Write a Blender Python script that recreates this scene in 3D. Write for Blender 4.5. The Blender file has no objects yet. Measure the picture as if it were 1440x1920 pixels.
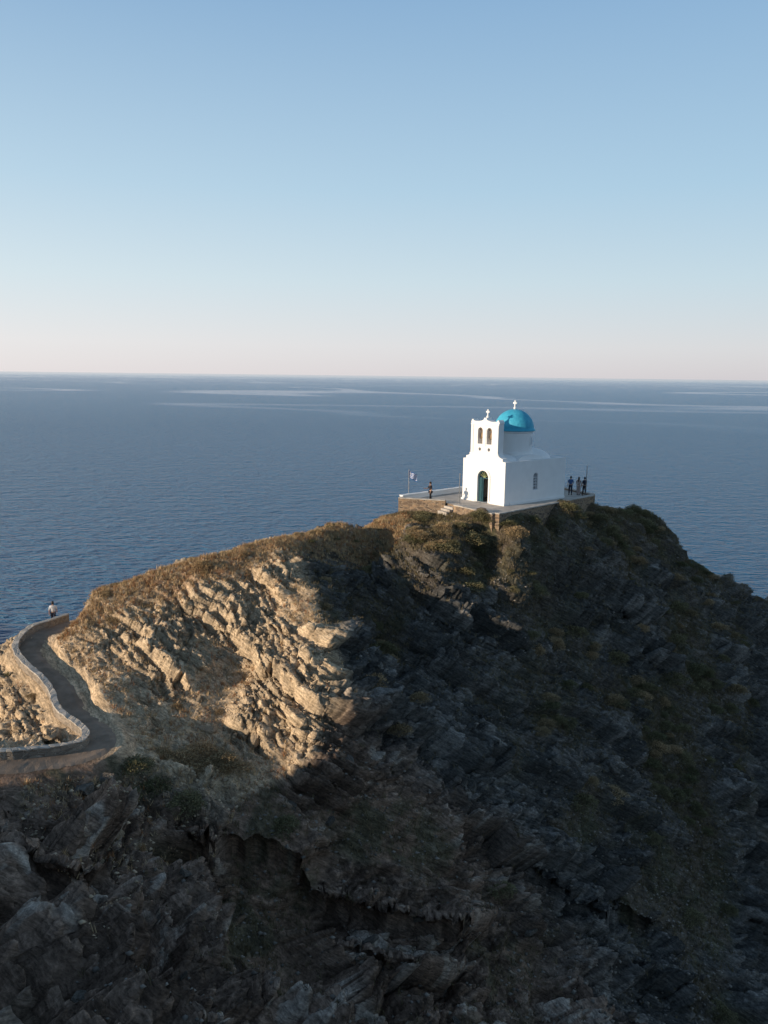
import bpy, bmesh, math, random
import numpy as np
from mathutils import Vector, Matrix
from mathutils.geometry import tessellate_polygon
random.seed(5)
rng = np.random.RandomState(7)
sc = bpy.context.scene
COL = sc.collection
CAMZ = 50.0
FPX = 1500.0
pitch = math.radians(9.70); roll = math.radians(0.68)
Fw = Vector((0, math.cos(pitch), -math.sin(pitch)))
R0 = Vector((1, 0, 0)); U0 = R0.cross(Fw)
Rt = R0*math.cos(roll)+U0*math.sin(roll); Up = U0*math.cos(roll)-R0*math.sin(roll)
CAM = Vector((0, 0, CAMZ))
def ray(u, v):
    return Fw + Rt*((u-720)/FPX) - Up*((v-960)/FPX)
def P(u, v, d):            # surveyed point: bearing, depression, range
    r = ray(u, v); return CAM + r*(d/r.y)
def G(u, v, z):            # surveyed point on a level plane
    r = ray(u, v); return CAM + r*((z-CAMZ)/r.z)

SUN_AZ = math.radians(206.0); SUN_EL = math.radians(11.3)
TE = math.tan(SUN_EL)
LX, LY = -math.cos(SUN_AZ), -math.sin(SUN_AZ)     # travel direction of light
QX, QY = LY, -LX

# ------------------------------------------------------------------ materials
def new_mat(name):
    m = bpy.data.materials.new(name); m.use_nodes = True
    nt = m.node_tree; nt.nodes.clear()
    out = nt.nodes.new('ShaderNodeOutputMaterial'); b = nt.nodes.new('ShaderNodeBsdfPrincipled')
    nt.links.new(b.outputs[0], out.inputs[0])
    return m, nt, b
def simple(name, c1, c2=None, rough=0.8, scale=3.0, bump=0.0, bscale=20, metallic=0.0, spec=0.3, bdist=0.02):
    m, nt, b = new_mat(name); N = nt.nodes; L = nt.links
    b.inputs['Roughness'].default_value = rough; b.inputs['Metallic'].default_value = metallic
    b.inputs['Specular IOR Level'].default_value = spec
    if c2 is None: c2 = tuple(x*0.82 for x in c1)
    tc = N.new('ShaderNodeTexCoord'); n = N.new('ShaderNodeTexNoise'); n.inputs['Scale'].default_value = scale
    n.inputs['Detail'].default_value = 6
    L.new(tc.outputs['Object'], n.inputs['Vector'])
    r = N.new('ShaderNodeValToRGB'); r.color_ramp.elements[0].position = .35; r.color_ramp.elements[1].position = .65
    r.color_ramp.elements[0].color = (*c2, 1); r.color_ramp.elements[1].color = (*c1, 1)
    L.new(n.outputs['Fac'], r.inputs['Fac']); L.new(r.outputs[0], b.inputs['Base Color'])
    if bump > 0:
        n2 = N.new('ShaderNodeTexNoise'); n2.inputs['Scale'].default_value = bscale; n2.inputs['Detail'].default_value = 5
        L.new(tc.outputs['Object'], n2.inputs['Vector'])
        bp = N.new('ShaderNodeBump'); bp.inputs['Strength'].default_value = bump; bp.inputs['Distance'].default_value = bdist
        L.new(n2.outputs['Fac'], bp.inputs['Height']); L.new(bp.outputs[0], b.inputs['Normal'])
    return m
def stone_mat(name, c1, c2, mortar, sc_=(2.6, 2.6, 6.0)):
    m, nt, b = new_mat(name); N = nt.nodes; L = nt.links
    b.inputs['Roughness'].default_value = .95; b.inputs['Specular IOR Level'].default_value = .15
    g = N.new('ShaderNodeNewGeometry'); mp = N.new('ShaderNodeMapping'); mp.inputs['Scale'].default_value = sc_
    L.new(g.outputs['Position'], mp.inputs[0])
    v = N.new('ShaderNodeTexVoronoi'); v.inputs['Scale'].default_value = 1; L.new(mp.outputs[0], v.inputs['Vector'])
    e = N.new('ShaderNodeTexVoronoi'); e.feature = 'DISTANCE_TO_EDGE'; e.inputs['Scale'].default_value = 1; L.new(mp.outputs[0], e.inputs['Vector'])
    sp = N.new('ShaderNodeSeparateColor'); L.new(v.outputs['Color'], sp.inputs[0])
    mx = N.new('ShaderNodeMix'); mx.data_type = 'RGBA'; mx.inputs[6].default_value = (*c1, 1); mx.inputs[7].default_value = (*c2, 1)
    L.new(sp.outputs[0], mx.inputs[0])
    mr = N.new('ShaderNodeMapRange'); mr.inputs['From Min'].default_value = .02; mr.inputs['From Max'].default_value = .09
    L.new(e.outputs['Distance'], mr.inputs['Value'])
    m2 = N.new('ShaderNodeMix'); m2.data_type = 'RGBA'; m2.inputs[6].default_value = (*mortar, 1)
    L.new(mr.outputs[0], m2.inputs[0]); L.new(mx.outputs[2], m2.inputs[7]); L.new(m2.outputs[2], b.inputs['Base Color'])
    bp = N.new('ShaderNodeBump'); bp.inputs['Strength'].default_value = .8; bp.inputs['Distance'].default_value = .05
    L.new(mr.outputs[0], bp.inputs['Height']); L.new(bp.outputs[0], b.inputs['Normal'])
    return m

M_white = simple('whitewash', (.83, .83, .825), (.785, .785, .78), .9, 1.2, .25, 9, spec=.2)
M_dome = simple('dome_paint', (.065, .43, .60), (.045, .345, .51), .6, 2.0, .6, 5, spec=.3, bdist=.08)
M_teal = simple('teal_wood', (.015, .075, .095), (.010, .055, .07), .6, 6)
M_yell = simple('fanlight_wood', (.24, .28, .12), None, .6, 6)
M_dark = simple('dark_glass', (.03, .045, .06), None, .2, 3)
M_niche = simple('niche_shade_plaster', (.52, .43, .34), (.42, .35, .28), .9, 6)  # brown tone stands for the warm shade inside the bell niches
M_bronze = simple('bronze', (.20, .13, .07), None, .45, 6, metallic=.6)
M_lattice = simple('window_lattice', (.58, .62, .66), None, .8, 6)
M_stone = stone_mat('masonry', (.36, .25, .16), (.13, .10, .08), (.38, .30, .22))
M_cement = simple('cement_cap', (.52, .48, .43), (.38, .35, .31), .95, 2.5, .3, 14)
M_floor = simple('terrace_paving', (.52, .47, .41), (.38, .34, .30), .95, 1.2, .3, 8)
M_wallcap = stone_mat('path_wall_stone', (.36, .30, .24), (.19, .16, .13), (.40, .35, .29), (3, 3, 6))
M_wcap2 = stone_mat('path_wall_coping', (.54, .49, .43), (.40, .36, .31), (.48, .44, .38), (2.6, 2.6, 3))
M_path = simple('dusty_path', (.33, .245, .18), (.22, .165, .12), .98, 1.5, .6, 18, bdist=.04)
M_metal = simple('grey_metal', (.25, .26, .27), None, .5, 6, metallic=.6)
M_skin = simple('skin', (.45, .27, .19), None, .6, 6)
M_hair = simple('hair', (.03, .02, .015), None, .6, 20)
def cloth(n, c): return simple(n, c, None, .9, 8)
M_cw = cloth('white_cloth', (.80, .80, .81)); M_ck = cloth('black_cloth', (.018, .018, .024)); M_cb = cloth('blue_cloth', (.05, .12, .28))
M_cp = cloth('pale_cloth', (.45, .36, .34)); M_cn = cloth('navy_cloth', (.03, .035, .06)); M_cg = cloth('grey_cloth', (.12, .12, .13))
M_fb = cloth('flag_blue', (.03, .12, .42)); M_fw = cloth('flag_white', (.75, .76, .78))

# ------------------------------------------------------------------ mesh builder
def finish(ob, parent=None, label=None, category=None, kind=None, group=None):
    COL.objects.link(ob)
    if parent: ob.parent = parent
    if label: ob['label'] = label
    if category: ob['category'] = category
    if kind: ob['kind'] = kind
    if group: ob['group'] = group
    return ob
class MB:
    def __init__(s): s.v = []; s.f = []; s.m = []
    def add(s, v, f, m=0):
        o = len(s.v); s.v += [tuple(a) for a in v]; s.f += [tuple(i+o for i in q) for q in f]; s.m += [m]*len(f)
    def box(s, x0, x1, y0, y1, z0, z1, m=0):
        s.add([(x0,y0,z0),(x1,y0,z0),(x1,y1,z0),(x0,y1,z0),(x0,y0,z1),(x1,y0,z1),(x1,y1,z1),(x0,y1,z1)],
              [(0,3,2,1),(4,5,6,7),(0,1,5,4),(1,2,6,5),(2,3,7,6),(3,0,4,7)], m)
    def prism(s, outer, holes, fn, a, b, m=0):
        loops = [outer]+holes
        tris = tessellate_polygon([[Vector((p[0], p[1], 0)) for p in l] for l in loops])
        flat = [p for l in loops for p in l]; n = len(flat)
        v = [fn(p[0], p[1], a) for p in flat]+[fn(p[0], p[1], b) for p in flat]
        f = [tuple(t) for t in tris]+[tuple(i+n for i in reversed(t)) for t in tris]
        o = 0
        for l in loops:
            k = len(l)
            for i in range(k):
                j = (i+1) % k; f.append((o+i, o+j, o+j+n, o+i+n))
            o += k
        s.add(v, f, m)
    def lathe(s, prof, cx, cy, n=48, m=0, jit=0):
        v = []; f = []
        for (r, z) in prof:
            for i in range(n):
                a = 2*math.pi*i/n; rr = r
                if jit: rr = r*(1+jit*math.sin(7*a+z*9)*math.sin(5*z+3*a)+jit*.6*math.sin(17*a-z*13))
                v.append((cx+rr*math.cos(a), cy+rr*math.sin(a), z))
        for k in range(len(prof)-1):
            for i in range(n):
                j = (i+1) % n; f.append((k*n+i, k*n+j, (k+1)*n+j, (k+1)*n+i))
        f.append(tuple(range(n-1, -1, -1))); f.append(tuple((len(prof)-1)*n+i for i in range(n)))
        s.add(v, f, m)
    def build(s, name, mats, parent=None, smooth=False, merge=False, **kw):
        me = bpy.data.meshes.new(name); me.from_pydata(s.v, [], s.f)
        for m in (mats if isinstance(mats, list) else [mats]): me.materials.append(m)
        me.polygons.foreach_set('material_index', s.m)
        bm = bmesh.new(); bm.from_mesh(me)
        if merge: bmesh.ops.remove_doubles(bm, verts=bm.verts, dist=1e-4)
        bmesh.ops.recalc_face_normals(bm, faces=bm.faces); bm.to_mesh(me); bm.free()
        if smooth: me.polygons.foreach_set('use_smooth', [True]*len(me.polygons))
        return finish(bpy.data.objects.new(name, me), parent, **kw)
XZ = lambda a, b, c: (a, c, b)
YZ = lambda a, b, c: (c, a, b)
def empty(name, loc, rz=0, **kw):
    e = bpy.data.objects.new(name, None); e.location = loc; e.rotation_euler = (0, 0, rz); e.empty_display_size = .3
    return finish(e, **kw)
def arch(cx, w, z0, zt, n=12):
    r = w/2; c = zt-r
    return [(cx-r, z0), (cx+r, z0)]+[(cx+r*math.cos(t), c+r*math.sin(t)) for t in [math.pi*i/n for i in range(n+1)]]

# ------------------------------------------------------------------ noise (numpy)
T1 = rng.rand(64, 64, 64).astype(np.float32); T2 = rng.rand(64, 64, 64).astype(np.float32)
T3 = rng.rand(64, 64, 64).astype(np.float32); T4 = rng.rand(64, 64, 64).astype(np.float32)
def vn(x, y, z):
    xi = np.floor(x).astype(np.int32); yi = np.floor(y).astype(np.int32); zi = np.floor(z).astype(np.int32)
    fx = x-xi; fy = y-yi; fz = z-zi
    fx = fx*fx*(3-2*fx); fy = fy*fy*(3-2*fy); fz = fz*fz*(3-2*fz)
    a0 = xi & 63; a1 = (xi+1) & 63; b0 = yi & 63; b1 = (yi+1) & 63; c0 = zi & 63; c1 = (zi+1) & 63
    l = lambda p, q, t: p+(q-p)*t
    return l(l(l(T1[a0,b0,c0], T1[a1,b0,c0], fx), l(T1[a0,b1,c0], T1[a1,b1,c0], fx), fy),
             l(l(T1[a0,b0,c1], T1[a1,b0,c1], fx), l(T1[a0,b1,c1], T1[a1,b1,c1], fx), fy), fz)
def fbm(x, y, z, o=4):
    r = 0; a = .5; t = 0
    for i in range(o):
        r = r+a*vn(x, y, z); t += a; a *= .5
        x, y, z = x*1.9*.8+y*1.9*.6+13.1, -x*1.9*.6+y*1.9*.8+7.7, z*2.03+3.3
    return r/t
def worley(x, y, z):
    x = x.astype(np.float32); y = y.astype(np.float32); z = z.astype(np.float32)
    xi = np.floor(x).astype(np.int32); yi = np.floor(y).astype(np.int32); zi = np.floor(z).astype(np.int32)
    F1 = np.full(x.shape, 9., np.float32); F2 = F1.copy(); I = np.zeros(x.shape, np.float32)
    for dx in (-1, 0, 1):
        for dy in (-1, 0, 1):
            for dz in (-1, 0, 1):
                cx = xi+dx; cy = yi+dy; cz = zi+dz; k = (cx & 63, cy & 63, cz & 63)
                d = (cx+T1[k]-x)**2+(cy+T2[k]-y)**2+(cz+T3[k]-z)**2
                n = d < F1
                F2 = np.where(n, F1, np.minimum(F2, d)); I = np.where(n, T4[k], I); F1 = np.where(n, d, F1)
    return np.sqrt(F1), np.sqrt(F2), I
def sstep(a, b, x):
    t = np.clip((x-a)/(b-a), 0, 1); return t*t*(3-2*t)

# ------------------------------------------------------------------ survey of the headland
def cr(pts, n=6):
    out = []
    p = [Vector(a) for a in pts]; p = [p[0]*2-p[1]]+p+[p[-1]*2-p[-2]]
    for i in range(1, len(p)-2):
        for k in range(n):
            t = k/n; a, b, c, d = p[i-1:i+3]
            out.append(.5*((2*b)+(c-a)*t+(2*a-5*b+4*c-d)*t*t+(3*b-a-3*c+d)*t**3))
    out.append(p[-2]); return out
WALL_H = .52
wall_px = [(125,1150,53.5),(98,1160,51),(60,1172,49.5),(34,1195,48),(29,1215,46.8),(46,1240,45.3),(78,1268,43.8),(97,1295,42.5),
           (108,1325,41),(138,1349,39.6),(160,1368,38.5),(153,1385,37.5),(120,1394,36.9),(60,1401,36.2),(0,1406,35.6),(-90,1412,35),(-200,1420,34)]
wall_top = cr([P(*w) for w in wall_px], 6)
path_c = []
for i, p in enumerate(wall_top):
    a = wall_top[max(i-2, 0)]; b = wall_top[min(i+2, len(wall_top)-1)]; d = (b-a); d.z = 0; d.normalize()
    nrm = Vector((-d.y, d.x, 0))
    path_c.append(p+nrm*.85-Vector((0, 0, WALL_H)))
WALKER = P(101, 1173, 54.6)
CORNER = P(945, 949, 66.0); ZT = CORNER.z; zt = ZT
TA = G(749, 938, zt); TBp = G(836, 943, zt); TD = G(930, 965, zt); TE_ = G(1110, 930, zt)
TF = Vector((15.5, 81.5, zt)); TG = G(862, 922, zt)
poly = [TA, TBp, TD, TE_, TF, TG]

ctrl = []
def C(u, v, d, dz=0): p = P(u, v, d); ctrl.append((p.x, p.y, p.z+dz))
def Wd(x, y, z): ctrl.append((x, y, z+CAMZ))
for i in range(0, len(wall_top), 6):
    p = wall_top[i]; q = path_c[i]
    ctrl.append((p.x, p.y, p.z-WALL_H)); ctrl.append((q.x, q.y, q.z))
ctrl.append((WALKER.x, WALKER.y, WALKER.z))
RIDGE = [(155,1130,51),(200,1110,51.5),(250,1092,52),(300,1075,52.6),(400,1043,54),(500,1017,56.5),(590,1002,59.5),(660,994,62),(725,984,64.5)]
for (u_, v_, d_) in RIDGE[:8]:
    p = P(u_, v_, d_)
    ctrl.append((p.x-.6, p.y+2.2, p.z-.6)); ctrl.append((p.x-1.6, p.y+4.8, p.z-2.6))
for c in RIDGE+[(1170,962,75),(1225,992,76.5),(1270,1008,77.5),(1286,1064,77),(1305,1086,78.5),(1370,1104,82),(1440,1148,87),
          # edge of spur
          (545,1040,55.5),(575,1100,51.5),(605,1165,48),(625,1220,45.6),(642,1270,43.8),(632,1330,42),(620,1390,40.6),(560,1440,39.2),(430,1475,37.6),
          # sunlit face
          (150,1190,48.2),(220,1180,48.8),(300,1150,50.2),(400,1120,51),(480,1080,53),(400,1200,48.2),(300,1230,46.6),(210,1250,45.4),(170,1300,42.2),
          (260,1320,43),(400,1290,44.6),(500,1200,47.9),(500,1290,44.6),(400,1370,41.8),(500,1370,42),(270,1400,39.4),(330,1440,38.3),(230,1410,37.8),
          # slope outside the path wall
          (0,1225,47.5),(0,1300,45),(40,1330,43),(10,1370,41.5),(80,1370,40.5),
          # near slope
          (0,1470,33.5),(120,1470,34),(60,1540,30.5),(200,1530,32),(0,1600,27.5),(150,1640,27.5),(0,1760,23),(150,1780,23.5),(50,1910,19.5),(250,1700,27),
          (280,1540,34.5),(330,1620,33.5),(430,1730,31),(330,1850,24.5),(480,1880,26.5),(400,1520,36.3),
          # lower middle
          (560,1510,37.5),(550,1570,35.6),(600,1660,35.0),(720,1570,37.6),(680,1760,33),(820,1750,34.5),(650,1900,28.5),(900,1900,31),(870,1620,39),
          # shaded flank
          (690,1070,61.5),(752,1018,60.0),(790,1042,58.6),(820,1080,57.2),(900,1060,61.2),(1010,1012,65.3),(1100,1010,69.5),(1200,1090,71),(1000,1130,61.0),(850,1150,56.3),(700,1180,55.5),
          (1120,1180,64),(1300,1200,70),(1440,1210,79),(740,1290,49.5),(880,1280,53),(1030,1300,55),(1200,1320,60),(1400,1350,66),
          (740,1400,45),(900,1450,46.5),(1100,1500,49.5),(1300,1500,55),(1430,1550,57),(1000,1650,42.5),(1200,1700,45.5),(1400,1750,48.5),
          (1100,1880,37),(1400,1900,41.5)]: C(*c)
for (a, b, d1, d2) in [(TA, TBp, .95, 1.25), (TBp, TD, .6, 1.35), (TD, TE_, .62, 2.1), (TE_, TF, 1.0, 2.2), (TF, TG, 1.2, 3.2), (TG, TA, 1.3, 3.0)]:
    dv = (b-a).normalized(); on = Vector((dv.y, -dv.x, 0)); nn = max(2, int((b-a).length/3.5))
    for k in range(nn+1):
        p = a.lerp(b, (k+.25)/(nn+.5)); p1 = p+on*.5; p2 = p+on*2.3
        ctrl.append((p1.x, p1.y, zt-d1)); ctrl.append((p2.x, p2.y, zt-d2))
for w in [(9.5,70,-11.6),(14,75,-11.6),(.8,46.3,-20.6),(0,43,-21),(-1.6,67.3,-13.0),(-1.5,70,-14.2),
          (-32,56,-32),(-25,61,-26),(-16,64,-23),(-7,71,-22),(0,82,-25),(12,92,-27),(25,92,-28),(36,95,-34),(46,98,-42),
          (-45,70,-54),(-30,80,-54),(-10,92,-54),(10,106,-54),(35,110,-54),(60,100,-54),(55,85,-44),(60,70,-50),(45,60,-46),(35,45,-45),
          (-29,46,-25),(-36,40,-36),(-30,36,-24),(-45,50,-52),(-40,30,-30),(-60,40,-54),
          (25,32,-42),(15,20,-28),(0,14,-18),(-8,13,-14.5),(-4,8,-10.5),(0,0,-1.8),(6,8,-13),(12,5,-14),(25,10,-34),(45,30,-52),(40,0,-45),
          (0,-12,0),(-15,0,-3),(-20,18,-13),(-25,27,-17),(-22,32,-19),(-20,-20,3),(-60,10,-25),(-90,30,-54),(-60,-40,5),(20,-30,-8),(60,-40,-30)]: Wd(*w)
ctrl = np.array(ctrl, float)
SCL = 40.0
cx = ctrl[:, 0]/SCL; cy = ctrl[:, 1]/SCL; n = len(ctrl)
def U(r2): return np.where(r2 > 1e-12, .5*r2*np.log(np.maximum(r2, 1e-12)), 0)
K = U((cx[:, None]-cx)**2+(cy[:, None]-cy)**2)+np.eye(n)*2e-5
Pm = np.c_[np.ones(n), cx, cy]
A = np.block([[K, Pm], [Pm.T, np.zeros((3, 3))]])
wt = np.linalg.solve(A, np.r_[ctrl[:, 2], 0, 0, 0])
def tps(x, y):
    x = x/SCL; y = y/SCL; r = wt[n]+wt[n+1]*x+wt[n+2]*y
    for i in range(n): r = r+wt[i]*U((x-cx[i])**2+(y-cy[i])**2)
    return r
def axis(lo, segs, hi):
    c = []
    for (a, b, st) in segs: c += list(np.arange(a, b-1e-6, st))
    s = segs[0][2]; x = c[0]; left = []
    while x > lo: s = min(s*1.12, 3.); x -= s; left.append(x)
    s = segs[-1][2]; x = c[-1]; right = []
    while x < hi: s = min(s*1.12, 3.); x += s; right.append(x)
    return np.array(left[::-1]+c+right)
ax = axis(-150, [(-27, -19, .085), (-19, 16, .068), (16, 44, .095)], 110); ay = axis(-110, [(17, 40, .056), (40, 58, .068), (58, 86, .095)], 130)
X, Y = np.meshgrid(ax, ay); NX = len(ax); NY = len(ay)
cxs = np.unique(np.concatenate([ax[::5], ax[-1:]])); cys = np.unique(np.concatenate([ay[::5], ay[-1:]]))
XX, YY = np.meshgrid(cxs, cys); ZZc = tps(XX, YY)
ixx = np.clip(np.searchsorted(cxs, ax, 'right')-1, 0, len(cxs)-2); fxx = (ax-cxs[ixx])/(cxs[ixx+1]-cxs[ixx])
iyy = np.clip(np.searchsorted(cys, ay, 'right')-1, 0, len(cys)-2); fyy = (ay-cys[iyy])/(cys[iyy+1]-cys[iyy])
r1 = ZZc[:, ixx]*(1-fxx)+ZZc[:, ixx+1]*fxx
Z = r1[iyy]*(1-fyy)[:, None]+r1[iyy+1]*fyy[:, None]
far = np.maximum(np.abs(X+5)-55, 0)*0.6+np.maximum(Y-95, 0)*1.0
Z = Z-np.where(Y > 25, far, 0)
# unseen hill on the sunward side, crest shaped to shade the foreground
q = X*QX+Y*QY; t = X*LX+Y*LY
Hq = np.interp(q, [-60, -46, -42, -40, -38.2, -36.9, -35.6, -34.0, -28, 0, 40], [-50, -36, -28, -23, -19.6, -18.6, -15, -9.5, -2, 6, 4])+CAMZ
crest = Hq+50*TE+ (fbm(q/2.5, t/9, q*0, 4)-.5)*2.0*sstep(-38, -35, q)
hill = crest-np.maximum(np.abs(t+50)-3, 0)*.75
Z = np.maximum(Z, hill)
Z = np.clip(Z, -8, 75)
def inpoly(px, py, pl):
    ins = np.zeros(px.shape, bool)
    for i in range(len(pl)):
        a = pl[i]; b = pl[(i+1) % len(pl)]
        c = ((a.y > py) != (b.y > py)) & (px < (b.x-a.x)*(py-a.y)/((b.y-a.y) or 1e-9)+a.x); ins ^= c
    return ins
def seg_dist(px, py, pts):
    D = np.full(px.shape, 1e9); ZZ = np.zeros(px.shape)
    for i in range(len(pts)-1):
        a = pts[i]; b = pts[i+1]; dx = b.x-a.x; dy = b.y-a.y; l = dx*dx+dy*dy+1e-9
        s = np.clip(((px-a.x)*dx+(py-a.y)*dy)/l, 0, 1)
        d = np.hypot(px-a.x-s*dx, py-a.y-s*dy); m = d < D
        ZZ = np.where(m, a.z+(b.z-a.z)*s, ZZ); D = np.where(m, d, D)
    return D, ZZ
pd = np.full(X.shape, 99.); pz = np.zeros(X.shape); wd2 = np.full(X.shape, 99.)
sub = (X < -7) & (X > -45) & (Y > 28) & (Y < 60)
pd[sub], pz[sub] = seg_dist(X[sub], Y[sub], [WALKER]+path_c)
wd2[sub], _ = seg_dist(X[sub], Y[sub], wall_top)
outer_m = ((wd2 < pd) & (pd < 40)).astype(np.float64)      # seaward side of the path wall
td, _ = seg_dist(X, Y, poly+[poly[0]]); ins = inpoly(X, Y, poly); td = np.where(ins, 0, td)
calm = np.where(outer_m > .5, sstep(.15, 1.0, wd2), sstep(.9, 2.4, pd))*sstep(.2, 2.2, td)
wp = 1-sstep(.85, 1.6, pd); Z = Z*(1-wp)+pz*wp
Z = np.where(ins, np.minimum(Z, zt-.35), Z)
# masks
gy, gx = np.gradient(Z, ay, ax)
nl = np.sqrt(gx**2+gy**2+1); nx_, ny_, nz_ = -gx/nl, -gy/nl, 1/nl
slope = 1-nz_
ridge = [P(*c) for c in [(100,1155,52)]+RIDGE]
rd, _ = seg_dist(X, Y, ridge)
nlow = fbm(X/5.5, Y/5.5, Z/5.5, 4)
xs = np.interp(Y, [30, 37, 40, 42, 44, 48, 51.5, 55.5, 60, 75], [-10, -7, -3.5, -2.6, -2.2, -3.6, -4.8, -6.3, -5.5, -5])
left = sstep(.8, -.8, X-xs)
near = sstep(38.5, 34.5, Y)
flank = sstep(-1, 3, X-xs)*sstep(48, 56, Y)            # scrubby upper slope below the chapel
rock = sstep(.36, .50, nlow+.30*(slope-.18)+.05*left*(1-near)+.08*near)
rock = rock*(1-.55*flank*sstep(.60, .45, nlow))
ridc = .12+.88*sstep(.6, 3.2, rd)
rock = rock*ridc*np.where(outer_m > .5, 1, .30+.70*sstep(1.5, 6, pd))*(.20+.80*sstep(.5, 6, td))
rock = np.where((outer_m > .5) & (Y > 36), np.maximum(rock, .7), rock)
rock = np.clip(rock, .12, 1)*calm
fine = ((X > -29) & (X < 46) & (Y > 15) & (Y < 88)).astype(np.float32)
wx = X+.7*(fbm(X/1.6, Y/1.6, Z/1.6, 4)-.5); wy = Y+.7*(fbm(X/1.6+9, Y/1.6, Z/1.6, 4)-.5); wz = Z+.45*(fbm(X/1.6, Y/1.6+9, Z/1.6, 4)-.5)
hn = np.sqrt(nx_**2+ny_**2)+1e-4; hx, hy = nx_/hn, ny_/hn
DX = np.zeros(X.shape); DY = DX.copy(); DZ = DX.copy()
frames = []
IDc = DX.copy()
for fi, (bv, wgt) in enumerate([((.44, .08, .89), 1-near), ((.14, .02, .99), near)]):
    sl = np.nonzero((wgt > 0) & (fine > 0))       # only where this bedding applies
    wg_ = wgt[sl]; rk_ = rock[sl]*wg_; lf = left[sl]
    bn = Vector(bv).normalized(); e1 = bn.cross(Vector((0, 1, 0))).normalized(); e2 = bn.cross(e1); frames.append((e1, e2, bn))
    x_, y_, z_ = wx[sl], wy[sl], wz[sl]
    A1 = x_*e1.x+y_*e1.y+z_*e1.z; A2 = x_*e2.x+y_*e2.y+z_*e2.z; AB = x_*bn.x+y_*bn.y+z_*bn.z
    f1, f2, i1 = worley(A1/(3.4+2*fi), A2/2.3, AB/1.3)
    g1, g2, i2 = worley(A1/1.3+5, A2/.8, AB/.42)
    h1, h2, i3 = worley(A1/.55+5, A2/.38, AB/.16)
    IDc[sl] += wg_*(i1*.35+i2*.4+i3*.25)
    und = fbm(A1/3.5, A2/3.5, AB/6, 3)*1.5
    patch = sstep(.38, .60, fbm(A1/2.2+20, A2/2.2, AB/1.5, 3))      # where big ledges break up into rubble
    dx_ = np.zeros_like(AB); dy_ = dx_.copy(); dz_ = dx_.copy()
    amp = 1-.30*lf*(1-fi)
    for (s_, of, kk, wd, push) in [(3.0, i1*.3+und*.4, (.40+.45*fi)*amp, .04, (.22+.22*fi)*amp), (1.15, i1*1.5+und, .85*amp*(.25+.75*patch), .045, .34*amp*(.3+.7*patch)), (.46, i2*1.3+und, .95, .06, .42), (.19, i3*1.3+i2, .95, .14, .38)]:
        a = AB/s_+of; fr = a-np.floor(a)
        fp = sstep(.5-wd, .5+wd, fr); dl = (fp-fr)*s_*kk*rk_
        pu = s_*push*sstep(.46, .52, fr)*(1-sstep(.56, .98, fr))*rk_
        dx_ += bn.x*dl+hx[sl]*pu; dy_ += bn.y*dl+hy[sl]*pu; dz_ += bn.z*dl
    crk = (1-np.clip((f2-f1)/.04, 0, 1))*.20+(1-np.clip((g2-g1)/.08, 0, 1))*.10
    o_ = ((i2-.5)*.32+(i3-.5)*.18+(i1-.5)*.35-crk)*rk_
    DX[sl] += dx_+nx_[sl]*o_; DY[sl] += dy_+ny_[sl]*o_; DZ[sl] += dz_+nz_[sl]*o_
fn_ = fbm(X/.6, Y/.6, Z/.6, 4)-.5
disp = (nlow-.5)*1.6*calm*(.10+.90*sstep(1, 6, rd))*sstep(1, 7, pd)*sstep(.5, 6, td)+fn_*.28*(.3+.7*calm)+(fbm(X/1.8, Y/1.8, Z/1.8, 3)-.5)*.6*calm*ridc
disp = disp*fine+(1-fine)*(nlow-.5)*1.5*calm
sp = np.maximum(wp, np.where(ins, 1., 0.))
disp = np.where(sp > .99, np.minimum(disp*.15, 0)-.03, disp)
VX = X+nx_*disp+DX*fine; VY = Y+ny_*disp+DY*fine; VZ = Z+nz_*disp+DZ*fine
# undercut cliff bands in the lower slope
for lip, hgt, ov in [([(285,1548,34.6),(430,1566,36.0),(560,1596,35.3),(700,1640,35.4),(860,1700,35.6)], 1.5, .8),
                     ([(-60,1640,26),(60,1655,26.2),(170,1650,27),(255,1690,27.4)], .9, .6),
                     ([(960,1560,44.5),(1060,1640,43.5),(1180,1690,45),(1260,1730,45.5)], 1.2, .6),
                     ([(520,1720,32.5),(640,1740,32.8),(760,1790,33)], .9, .5)]:
    pts = [P(*c) for c in lip]; lx = [p.x for p in pts]; ly = [p.y for p in pts]
    jag = (fbm(X/2.6, Y*0+3, Y*0, 5)-.5)*2.0+(vn(X/.5, Y*0+9, Y*0)-.5)*.35
    yl = np.interp(X, lx, ly)+jag; s_ = yl-Y
    win_ = sstep(lx[0]-.2, lx[0]+1.8, X)*(1-sstep(lx[-1]-2.2, lx[-1], X))*fine
    VZ -= hgt*sstep(0, .2, s_)*(1-sstep(1.2, 4.5, s_))*win_
    VY -= ov*sstep(-1.6, -.02, s_)*(s_ <= 0)*win_
VZ = np.where(ins, np.minimum(VZ, zt-.3), VZ)
e1, e2, bn = frames[0]
# colours
def c3(r, g, b): return np.array([r, g, b])
def mixc(a, b, t): return a*(1-t[..., None])+b*t[..., None]
tan1 = c3(.56, .435, .295); tan2 = c3(.36, .285, .20); grey1 = c3(.112, .107, .098); grey2 = c3(.22, .205, .185); grey3 = c3(.060, .059, .055)  # rock's own tan and grey, with extra shade put into the flank greys
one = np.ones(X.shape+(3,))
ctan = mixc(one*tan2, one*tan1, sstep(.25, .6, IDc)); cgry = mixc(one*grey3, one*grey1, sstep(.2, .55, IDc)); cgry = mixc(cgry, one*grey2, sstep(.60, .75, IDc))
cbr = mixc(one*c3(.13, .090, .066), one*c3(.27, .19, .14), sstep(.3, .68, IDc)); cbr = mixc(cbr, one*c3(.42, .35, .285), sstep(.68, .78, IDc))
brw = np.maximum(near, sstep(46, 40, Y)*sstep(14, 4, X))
tl = left*sstep(35, 38, Y)
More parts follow.
